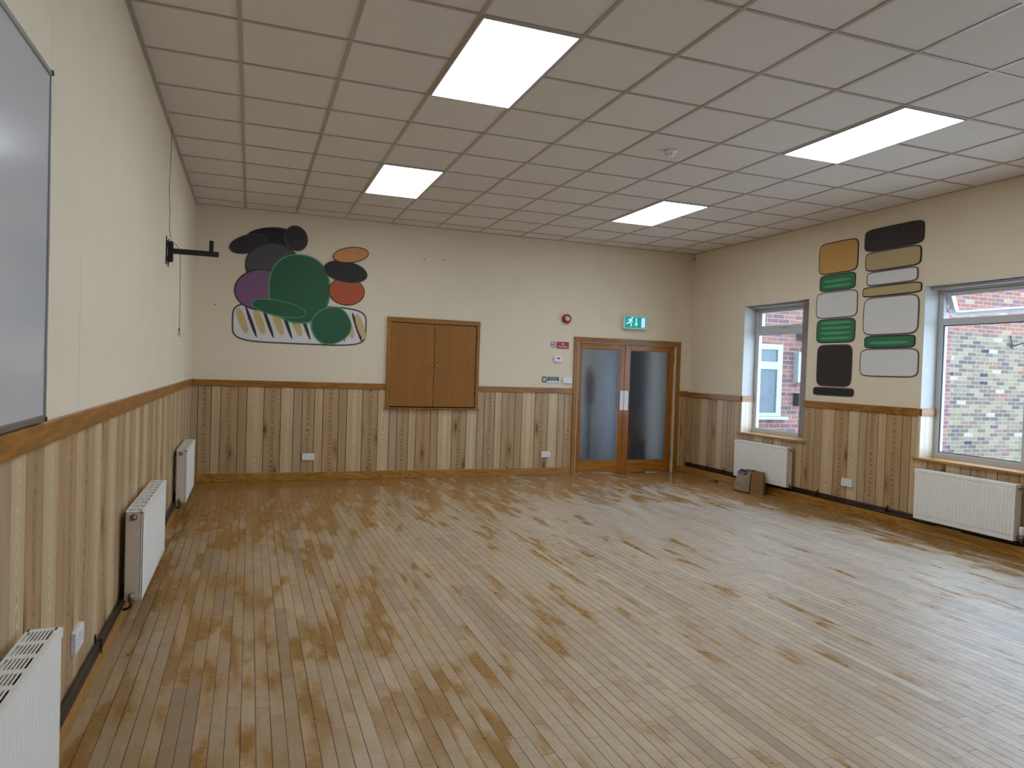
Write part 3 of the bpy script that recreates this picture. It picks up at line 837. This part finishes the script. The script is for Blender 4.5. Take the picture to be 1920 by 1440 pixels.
ns = thing('round_sticker', (4.722, 0, 1.873), 'round white and dark red no smoking symbol beside the red sign', 'sign')
MB().lathe([(.0, .0), (.047, .0), (.047, .0015), (.0, .0015)], (4.722, 0, 1.873), '-y', 32).build('disc', M_paper, ns)
rg = MB(); N = 32; vs = []; fs = []
for k in range(N):
    an = 2*math.pi*k/N
    for rr, yy in ((.044, -.0015), (.044, -.0025), (.035, -.0025), (.035, -.0015)): vs.append((4.722+rr*math.cos(an), yy, 1.873+rr*math.sin(an)))
for k in range(N):
    for q in range(4): fs.append((k*4+q, k*4+(q+1) % 4, ((k+1) % N)*4+(q+1) % 4, ((k+1) % N)*4+q))
rg.add(vs, fs); M_mar = plain('dark_maroon', '5A2430', .4)
def bar(m, cx, cz, L, w, ang, y0, y1):
    c, s = math.cos(ang), math.sin(ang)
    pts = [(cx+c*a-s*b, cz+s*a+c*b) for a, b in ((-L/2, -w/2), (L/2, -w/2), (L/2, w/2), (-L/2, w/2))]
    m.prism(pts, y0, y1, 'y')
bar(rg, 4.722, 1.873, .074, .008, math.radians(45), -.0015, -.0027); rg.build('ring', M_mar, ns)
cg = MB(); bar(cg, 4.722, 1.868, .05, .009, 0, -.0015, -.0022); bar(cg, 4.705, 1.886, .03, .004, math.radians(110), -.0015, -.0022); cg.build('cigarette', M_mar, ns)

nr = thing('no_smoking_sign', (4.872, 0, 1.868), 'small red rectangular No smoking sign left of the double door', 'sign')
MB().box(4.775, 4.968, -.003, 0, 1.818, 1.918).build('plate', M_redsign, nr, .001)
text('lettering', 'No', .040, (4.872, -.0035, 1.888), R_BACK, M_paper, nr)
text('lettering', 'smoking', .040, (4.872, -.0035, 1.850), R_BACK, M_paper, nr)

th = thing('thermostat', (4.79, 0, 1.667), 'small white wall thermostat with a dark display', 'thermostat')
MB().box(4.735, 4.855, -.028, 0, 1.625, 1.705).build('housing', M_plastic, th, .006)
MB().box(4.778, 4.820, -.0295, -.027, 1.668, 1.688).build('display', M_slot, th)

ap = thing('assembly_point_sign', (4.60, 0, 1.366), 'small square green assembly point symbol left of the wording', 'sign')
MB().box(4.562, 4.640, -.003, 0, 1.324, 1.412).build('plate', M_green, ap, .002)
fg = MB()
for sx in (-1, 1):
    for sz in (-1, 1):
        cx, cz = 4.601+sx*.026, 1.368+sz*.029
        fg.prism([(cx+sx*.006, cz+sz*.007), (cx-sx*.010, cz+sz*.007), (cx+sx*.006, cz-sz*.010)], -.003, -.0042, 'y')
for q in (-.012, 0, .012):
    fg.lathe([(.0, 0), (.0045, 0), (.0045, .0012), (.0, .0012)], (4.601+q, -.003, 1.385+(.004 if q == 0 else 0)), '-y', 10)
    fg.box(4.601+q-.0055, 4.601+q+.0055, -.0042, -.003, 1.362, 1.379+(.003 if q == 0 else 0))
    fg.box(4.601+q-.0045, 4.601+q-.001, -.0042, -.003, 1.348, 1.362); fg.box(4.601+q+.001, 4.601+q+.0045, -.0042, -.003, 1.348, 1.362)
fg.build('pictogram', M_paper, ap)
aw_ = thing('fire_instruction_sign', (4.74, 0, 1.366), 'small green and white fire assembly wording sign left of the switch plate', 'sign')
MB().box(4.650, 4.828, -.003, 0, 1.322, 1.410).build('plate', M_green, aw_, .001)
MB().box(4.656, 4.822, -.0036, -.003, 1.328, 1.352).build('white_strip', M_paper, aw_)
text('lettering', 'In case of fire your', .017, (4.739, -.0035, 1.395), R_BACK, M_paper, aw_)
text('lettering', 'assembly point is', .019, (4.739, -.0035, 1.372), R_BACK, M_paper, aw_)

def socket(name, c, plane, w, h, lab, cat, kind='socket', grp=None):
    """c = centre on wall"""
    r = thing(name, c, lab, cat, grp)
    def P(m, a0, a1, d0, d1, z0, z1):
        if plane == 'back': m.box(c[0]+a0, c[0]+a1, -d1, -d0, c[2]+z0, c[2]+z1)
        elif plane == 'left': m.box(d0, d1, c[1]+a0, c[1]+a1, c[2]+z0, c[2]+z1)
        else: m.box(W-d1, W-d0, c[1]-a1, c[1]-a0, c[2]+z0, c[2]+z1)
    bs = .0055
    m = MB(); P(m, -w/2, w/2, bs, bs+.020, -h/2, h/2); m.build('face_plate', M_plastic, r, .003)
    D = bs+.020
    if kind == 'socket':
        hl = MB()
        for q in (-w*.26, w*.26):
            P(hl, q-.003, q+.003, D-.001, D+.0004, .004, .013)
            P(hl, q-.014, q-.007, D-.001, D+.0004, -.014, -.009); P(hl, q+.007, q+.014, D-.001, D+.0004, -.014, -.009)
        hl.build('pin_hole', M_slot, r)
        for q in (-w*.07, w*.07):
            s = MB(); P(s, q-.008, q+.008, D, D+.004, h*.12, h*.36); s.build('rocker_switch', M_plastic, r, .001)
    else:
        for q in (-w*.30, -w*.10, w*.10, w*.30):
            s = MB(); P(s, q-.008, q+.008, D, D+.004, -.012, .012); s.build('rocker_switch', M_plastic, r, .001)
    return r
socket('light_switch', (4.953, 0, 1.365), 'back', .135, .085, 'white four-gang switch plate right against the double door frame', 'light switch', 'switch')
socket('wall_socket', (1.377, 0, .300), 'back', .150, .083, 'white double socket on the far wall panelling, left of the hatch', 'socket', grp='double sockets on the panelling')
socket('wall_socket', (4.658, 0, .298), 'back', .142, .083, 'white double socket on the far wall panelling, left of the double door', 'socket', grp='double sockets on the panelling')
socket('wall_socket', (W, -3.168, .343), 'right', .148, .085, 'white double socket on the right wall between the two radiators', 'socket', grp='double sockets on the panelling')
socket('wall_socket', (0, -6.03, .325), 'left', .150, .088, 'white double socket on the left wall beside the nearest radiator', 'socket', grp='double sockets on the panelling')

# exit sign
ex = thing('exit_sign', (6.01, 0, 2.255), 'lit green running man exit sign above the double door', 'exit sign')
MB().box(5.815, 6.205, -.07, 0, 2.155, 2.352).build('housing', M_plastic, ex, .008)
MB().box(5.832, 6.190, -.0725, -.070, 2.172, 2.338).build('green_face', M_exit_g, ex)
lg = MB()
lg.box(6.108, 6.168, -.0738, -.0725, 2.185, 2.325)
lg.box(6.010, 6.030, -.0738, -.0725, 2.235, 2.322)
lg.prism([(5.988, 2.240), (6.020, 2.196), (6.052, 2.240), (6.030, 2.236), (6.010, 2.236)], -.0725, -.0738, 'y')
lg.lathe([(.0, 0), (.015, 0), (.015, .0012), (.0, .0012)], (5.950, -.0725, 2.316), '-y', 16)
def limb(p, w0, w1):
    for (a, b), (c, d) in zip(p, p[1:]):
        L = math.hypot(c-a, d-b); nx, nz = -(d-b)/L, (c-a)/L
        lg.prism([(a+nx*w0, b+nz*w0), (c+nx*w1, d+nz*w1), (c-nx*w1, d-nz*w1), (a-nx*w0, b-nz*w0)], -.0725, -.0738, 'y')
limb([(5.936, 2.302), (5.910, 2.262)], .016, .013)          # trunk
limb([(5.912, 2.262), (5.893, 2.240), (5.850, 2.236)], .009, .007)   # trailing leg
limb([(5.912, 2.262), (5.938, 2.235), (5.936, 2.190)], .009, .007)   # leading leg
limb([(5.930, 2.304), (5.895, 2.298), (5.878, 2.276)], .006, .005)   # rear arm
limb([(5.938, 2.296), (5.945, 2.268), (5.968, 2.262)], .006, .005)   # front arm
lg.build('pictogram', M_exit_w, ex)
MB().tube([(5.86, -.03, 2.157), (5.865, -.02, 2.148), (5.885, -.01, 2.145), (5.89, -.004, 2.15)], .003, 8).build('cable', M_slot, ex)

# screws left in the wall, hook in the corner
for k, (x, z, lb) in enumerate(((2.801, 2.929, 'small screw left in the far wall above the hatch, left one'), (3.079, 2.939, 'small screw left in the far wall above the hatch, right one'), (.237, 2.163, 'small dark screw in the far wall close to the left corner'))):
    o = MB().lathe([(.0, 0), (.003, 0), (.003, .012), (.009, .013), (.007, .018), (.0, .019)], (x, 0, z), '-y', 12).build('wall_screw', M_nickel)
    label(o, lb, 'screw', 'screws left in the far wall')
hk = MB(); hk.tube([(W, -.04, 3.285), (W-.02, -.04, 3.285), (W-.028, -.04, 3.275), (W-.02, -.04, 3.262)], .006, 8)
label(hk.build('ceiling_hook', M_pipe), 'tiny brown hook high in the far right corner', 'hook')

# ------------------------------------------------------------------ left wall: whiteboard, bracket, cord
wbd = thing('whiteboard', (0, -7.8, 1.275), 'large glossy whiteboard in a thin aluminium frame on the left wall', 'whiteboard')
wy0, wy1, wz0, wz1 = -9.02, -6.60, 1.268, 2.425
MB().box(.002, .014, wy0+.01, wy1-.01, wz0+.01, wz1-.01).build('writing_surface', M_board, wbd)
m = MB(); w = .017
m.box(0, .020, wy0, wy0+w, wz0, wz1); m.box(0, .020, wy1-w*.7, wy1, wz0, wz1); m.box(0, .020, wy0, wy1, wz0, wz0+w*1.2); m.box(0, .020, wy0, wy1, wz1-w, wz1)
m.build('frame', M_alu, wbd, .002)
for y in (wy0, wy1-.014):
    for z in (wz0-.002, wz1-.012): MB().box(0, .024, y, y+.016, z, z+.016).build('corner_cap', M_black, wbd, .003)

bk = thing('wall_bracket', (0, -2.95, 2.35), 'black steel equipment bracket sticking out from the left wall', 'bracket')
yb_ = -2.95
m = MB(); m.box(0, .006, yb_-.10, yb_-.06, 2.245, 2.470); m.box(0, .006, yb_+.06, yb_+.10, 2.245, 2.470)
m.box(.004, .010, yb_-.09, yb_+.09, 2.40, 2.44); m.box(.004, .010, yb_-.09, yb_+.09, 2.275, 2.315); m.build('wall_plate', M_black, bk, .002)
m = MB(); m.box(.010, .046, yb_-.03, yb_+.03, 2.285, 2.432); m.lathe([(.014, 0), (.014, .17)], (.030, yb_, 2.275), 'z', 12); m.build('pivot', M_black, bk, .002)
MB().box(.046, .390, yb_-.017, yb_+.017, 2.344, 2.386).build('arm', M_black, bk, .002)
MB().box(.315, .348, yb_-.016, yb_+.016, 2.386, 2.474).build('post', M_black, bk, .002)
cd = thing('hanging_cord', (.1, yb_, 1.67), 'thin grey cord hanging down the left wall past the black bracket', 'cord')
m = MB(); pts = [(.012, -2.93, H), (.014, -2.94, 3.2), (.012, -2.96, 3.0), (.010, -3.0, 2.85), (.016, -2.97, 2.70), (.012, -2.94, 2.55), (.030, -2.93, 2.44), (.055, -2.93, 2.43), (.082, -2.935, 2.40), (.095, -2.925, 2.37), (.098, -2.925, 2.30), (.101, -2.93, 2.1), (.103, -2.93, 1.9), (.102, -2.93, 1.74)]
m.tube(pts, .0024, 6); m.build('cord_run', M_string, cd)
MB().lathe([(.0, 0), (.005, .003), (.006, .02), (.003, .03), (.0, .031)], (.102, -2.93, 1.715), 'z', 8).build('toggle', M_slot, cd)
m = MB(); m.tube([(.102, -2.93, 1.716), (.108, -2.93, 1.70), (.109, -2.93, 1.68), (.102, -2.93, 1.672), (.096, -2.93, 1.68), (.096, -2.93, 1.70), (.102, -2.93, 1.716)], .0022, 6); m.build('loop', M_slot, cd)

# ------------------------------------------------------------------ paper sack on the floor
M_sack = plain('brown_paper', '8A6440', .7, bump=.3, bscale=60)
M_sackf = plain('printed_paper_front', 'A08263', .5, bump=.2, bscale=60)
M_sblue = plain('blue_print', '14165A', .35)
M_sdk = plain('dark_print', '26242E', .5)
sk = thing('paper_sack', (6.78, -1.80, 0), 'brown printed paper sack with a blue top band, standing before the radiator', 'bag')
low = [(6.690, -1.590), (6.672, -1.76), (6.700, -1.930), (6.80, -2.040), (6.872, -2.000), (6.885, -1.80), (6.880, -1.62)]
mid = [(6.700, -1.615), (6.680, -1.77), (6.705, -1.930), (6.805, -2.035), (6.872, -2.000), (6.884, -1.80), (6.872, -1.64)]
top = [(6.722, -1.650), (6.712, -1.79), (6.712, -1.930), (6.808, -2.025), (6.866, -1.995), (6.868, -1.82), (6.850, -1.68)]
zs = [(low, [.0]*7), (low, [.012]*7), (mid, [.13]*7), (top, [.262, .266, .283, .286, .288, .283, .287])]
vs = []; fs = []
for ring, z in zs: vs += [(a, b, zz) for (a, b), zz in zip(ring, z)]
inner = [(a+(6.79-a)*.12, b+(-1.84-b)*.12, z-.02) for (a, b), z in zip(top, zs[3][1])]
deep = [(a+(6.79-a)*.14, b+(-1.84-b)*.14, .10) for (a, b) in top]
vs += inner + deep
n = 7
m = MB(); mi = []
for r in range(5):
    for k in range(n):
        m.add([vs[r*n+k], vs[r*n+(k+1) % n], vs[(r+1)*n+(k+1) % n], vs[(r+1)*n+k]], [(0, 1, 2, 3)], 1 if (k in (0, 1) and r < 3) else 0)
m.add([vs[k] for k in range(n)], [tuple(range(n))]); m.add([vs[5*n+k] for k in range(n)], [tuple(range(n))], 2)
o = m.build('sack_body', [M_sack, M_sackf, M_sdk], sk)
bm = bmesh.new(); bm.from_mesh(o.data); bmesh.ops.remove_doubles(bm, verts=bm.verts, dist=.0005); bmesh.ops.recalc_face_normals(bm, faces=bm.faces); bm.to_mesh(o.data); bm.free()
def on_front(t, z):        # point on the printed front (t 0 far .. 1 near), slightly proud
    if z < .13: A, B = low, mid; f = max(0, (z-.012)/.118)
    else: A, B = mid, top; f = (z-.13)/.14
    q = [((1-f)*A[i][0]+f*B[i][0], (1-f)*A[i][1]+f*B[i][1]) for i in (0, 1, 2)]
    if t < .5: a, b, s = q[0], q[1], t*2
    else: a, b, s = q[1], q[2], (t-.5)*2
    return (a[0]*(1-s)+b[0]*s-.0030, a[1]*(1-s)+b[1]*s, z)
def strip(m, t0, t1, z0, z1):
    for i in range(8):
        for j in range(4):
            ta, tb = t0+(t1-t0)*i/8, t0+(t1-t0)*(i+1)/8; za, zb = z0+(z1-z0)*j/4, z0+(z1-z0)*(j+1)/4
            m.add([on_front(ta, za), on_front(tb, za), on_front(tb, zb), on_front(ta, zb)], [(0, 1, 2, 3)])
m = MB(); strip(m, 0, 1, .228, .262); m.build('blue_band', M_sblue, sk)
m = MB(); strip(m, .93, .985, .012, .228); strip(m, 0, .96, .006, .020); m.build('dark_border', M_sdk, sk)
text('lettering', 'ingos', .085, (6.674, -1.765, .135), R_LEFTFACE, plain('pale_blue_print', '8FB4BE', .5), sk)
m = MB(); strip(m, .18, .5, .048, .058); strip(m, .22, .44, .175, .180); m.build('small_print', plain('cream_print', 'B8A888', .5), sk)
m = MB()       # crumpled dark opening
m.add([(6.722, -1.650, .262), (6.76, -1.66, .292), (6.80, -1.70, .280), (6.79, -1.78, .276)], [(0, 1, 2), (0, 2, 3)])
m.add([(6.80, -1.78, .275), (6.82, -1.83, .300), (6.81, -1.90, .282), (6.84, -1.96, .288), (6.76, -1.92, .280)], [(0, 1, 2), (0, 2, 4), (2, 3, 4)])
m.build('crumpled_rim', plain('dark_paper', '3A241A', .7), sk)

# batten and wedge
bt = MB(); bt.box(W-.052, W-.034, -4.58, -4.31, .0985, .108)
label(bt.build('wooden_batten', plain('bare_batten', 'C2A679', .6), None, .001), 'thin pale wooden batten lying on the skirting below the wide-window radiator', 'batten')
wd = MB(); wd.prism([(-.99, 0), (-.93, 0), (-.93, .022), (-.99, .028)], 6.86, 6.90, 'x'); wd.box(6.80, 6.872, -.90, -.885, 0, .008)
label(wd.build('door_wedge', plain('dark_wedge', '4A3018', .6), None, .001), 'small dark wooden wedge on the floor by the far right skirting', 'wedge')

# ------------------------------------------------------------------ generic painted wall decorations (plain rounded shapes)
def ell(cx, cz, a, b, rot=0, p=2.0, n=44):
    o = []
    for k in range(n):
        t = 2*math.pi*k/n; c, s = math.cos(t), math.sin(t)
        x = a*math.copysign(abs(c)**(2/p), c); z = b*math.copysign(abs(s)**(2/p), s)
        o.append((cx+x*math.cos(rot)-z*math.sin(rot), cz+x*math.sin(rot)+z*math.cos(rot)))
    return o
def paint(name): return plain('paint_'+name[0], name[1], .55)
PT = {k: plain('wall_paint_'+k, c, .6) for k, c in dict(black='17151A', grey='4C4A4E', charcoal='2C2A2E', plum='7E5578', green='1F5A3A', leaf='4E9A6A', orange='B4512A', peach='CC8A4A', white='DAD8D8', sand='C9B078', tan='CB9A52', brown='2A1D1A', umber='5A4844', stone='B8A274', bottle='2E6E48').items()}
class Layers:
    def __init__(s, root, plane): s.r = root; s.pl = plane; s.k = 0
    def put(s, name, pts, mat, outline=None, ow=.012):
        for which in (('o', outline), ('f', mat)):
            if which[1] is None: continue
            s.k += 1; d = .0005+.00035*s.k; q = pts
            if which[0] == 'o':
                cx = sum(p[0] for p in pts)/len(pts); cz = sum(p[1] for p in pts)/len(pts)
                q = []
                for i, (x, z) in enumerate(pts):
                    x0, z0 = pts[i-1]; x1, z1 = pts[(i+1) % len(pts)]
                    tx, tz = x1-x0, z1-z0; L = math.hypot(tx, tz) or 1
                    q.append((x+tz/L*ow, z-tx/L*ow))
            m = MB()
            if s.pl == 'back': m.prism(q, -.0002, -d, 'y')
            else: m.prism(q, W+.0, W-d, 'x')
            o = m.build(name if which[0] == 'f' else name+'_outline', PT[which[1]], s.r)
m1 = thing('wall_mural', (1.19, 0, 1.74), 'painted grey, plum, green and orange shapes over a striped band, on the far wall', 'mural')
L = Layers(m1, 'back')
L.put('painted_band', ell(1.25, 1.975, .80, .235, 0, 5), 'white', 'grey', .02)
for k, x in enumerate((.55, .75, .97, 1.19, 1.42, 1.62, 1.84, 1.99)):
    L.put('painted_stripe', ell(x, 1.985, .045, .165, .35, 2.2), 'sand')
    if k < 7: L.put('painted_stripe', ell(x+.105, 1.975, .020, .20, .35, 2), 'charcoal')
L.put('painted_stone', ell(.86, 3.02, .30, .13, .15), 'black', 'grey', .010)
L.put('painted_stone', ell(1.16, 3.05, .13, .15, .3), 'charcoal', 'grey', .012)
L.put('painted_stone', ell(.60, 2.93, .22, .10, .35), 'charcoal', 'grey', .012)
L.put('painted_stone', ell(.90, 2.68, .32, .28, 0), 'grey', 'black')
L.put('painted_stone', ell(.76, 2.38, .30, .24, .2), 'plum', 'black')
L.put('painted_stone', ell(1.22, 2.42, .36, .42, 0, 2.3), 'green', 'leaf', .016)
L.put('painted_stone', ell(.98, 2.16, .32, .09, -.15), 'green', 'leaf', .010)
L.put('painted_stone', ell(1.62, 1.98, .24, .22, .5, 2.3), 'green', 'leaf', .012)
L.put('painted_stone', ell(1.80, 2.43, .22, .17, 0), 'orange', 'black', .010)
L.put('painted_stone', ell(1.78, 2.68, .27, .13, -.12), 'black', 'umber', .010)
L.put('painted_stone', ell(1.84, 2.90, .22, .09, .2), 'peach', 'black', .010)

m2 = thing('wall_mural', (W, -3.25, 1.31), 'two painted columns of tan, white, green and brown blocks between the windows', 'mural')
L = Layers(m2, 'right')
col1 = [(1.32, 1.40, 'black', 'umber'), (1.43, 1.90, 'brown', 'umber'), (1.94, 2.20, 'bottle', 'black'), (2.23, 2.52, 'white', 'umber'), (2.55, 2.72, 'bottle', 'black'), (2.75, 3.10, 'tan', 'black')]
col2 = [(1.56, 1.84, 'white', 'umber'), (1.87, 1.98, 'bottle', 'black'), (2.01, 2.40, 'white', 'umber'), (2.43, 2.52, 'stone', 'black'), (2.55, 2.68, 'white', 'umber'), (2.71, 2.90, 'stone', 'black'), (2.93, 3.15, 'brown', 'black')]
for yc, hw_, rows in ((-2.89, .30, col1), (-3.64, .36, col2)):
    for k, (z0, z1, c0, c1) in enumerate(rows):
        w_ = hw_*(1, .86, .94)[k % 3]
        L.put('painted_block', ell(yc, (z0+z1)/2, w_, (z1-z0)/2, 0, 7), c0, c1, .012)
        if c0 == 'bottle':
            for q in range(int((z1-z0)/.06)): L.put('painted_stripe', ell(yc, z0+.045+.06*q, w_*.8, .016, 0, 3), 'leaf')

# ------------------------------------------------------------------ outside: neighbouring brick wing, yard
nb_ = thing('brick_building', (10, .3, 0), 'brick wing outside the windows, pink-red brick changing to yellow stock brick', 'building')
MB().box(W+.30, 12.72, .10, .40, -.2, 4.4).build('red_brick_wall', M_redbrick, nb_)
MB().box(12.72, 21.0, .12, .42, -.2, 2.47).build('stock_brick_wall', M_stock, nb_)
MB().box(12.72, 21.0, .12, .42, 2.47, 4.4).build('upper_brick_wall', M_redtop, nb_)
MB().box(W+.30, 21.0, .0, .50, 4.4, 4.5).build('wall_coping', plain('coping_stone', 'B8B4AA', .8), nb_)
hw = MB(); x0, x1, z0, z1 = 7.75, 8.86, .87, 2.052
M_up2 = plain('outside_upvc', '8E959B', .5)
hw.box(x0+.08, x1-.10, .06, .12, z0, z0+.06); hw.box(x0+.08, x1-.10, .06, .12, z1-.09, z1); hw.box(x1-.10, x1, .06, .12, z0, z1); hw.box(x0, x0+.08, .06, .12, z0, z1)
hw.box(x0+.08, x1-.10, .062, .12, 1.64, 1.765); hw.box(x0-.1, x1+.13, .02, .12, .82, .8685)
hwo = hw.build('window_frame', M_up2, nb_, .004)
MB().box(x0+.08, x1-.10, .085, .095, z0+.06, 1.64).build('window_pane', plain('dim_window_glass', '4A565C', .25, spec=.3), hwo)
MB().box(x0+.08, x1-.10, .085, .095, 1.765, z1-.09).build('window_pane', plain('dim_window_glass_top', '525E64', .25, spec=.3), hwo)
mb_ = MB().box(9.115, 9.33, -.02, .10, 1.44, 1.935)
mb_.build('meter_box', plain('pale_blue_box', '848E94', .4), nb_, .006)
MB().box(9.135, 9.165, -.04, .10, 1.05, 1.26).build('call_point_back', M_dark, nb_, .003)
MB().box(9.165, 9.26, -.05, .10, 1.06, 1.25).build('call_point', M_plastic, nb_, .003)
m = MB(); m.box(9.16, 9.30, -.10, .10, 2.14, 2.26); m.build('wall_lamp', plain('dark_grey_lamp', '3C4048', .5), nb_, .01)
m = MB(); m.tube([(14.26, .10, 2.46), (14.26, .06, 2.2)], .012, 8); m.tube([(14.26, .06, 2.26), (14.9, -.3, 2.50)], .012, 8)
m.tube([(14.20, .06, 2.24), (14.34, .05, 2.27)], .012, 8); m.build('iron_bracket', M_dark, nb_)
struct(MB().box(W+.30, 30, -22, .10, -.25, -.15).build('yard_ground', plain('pale_concrete', 'CFCFCD', .8)))  # paleness put in to bounce daylight up to the hall ceiling
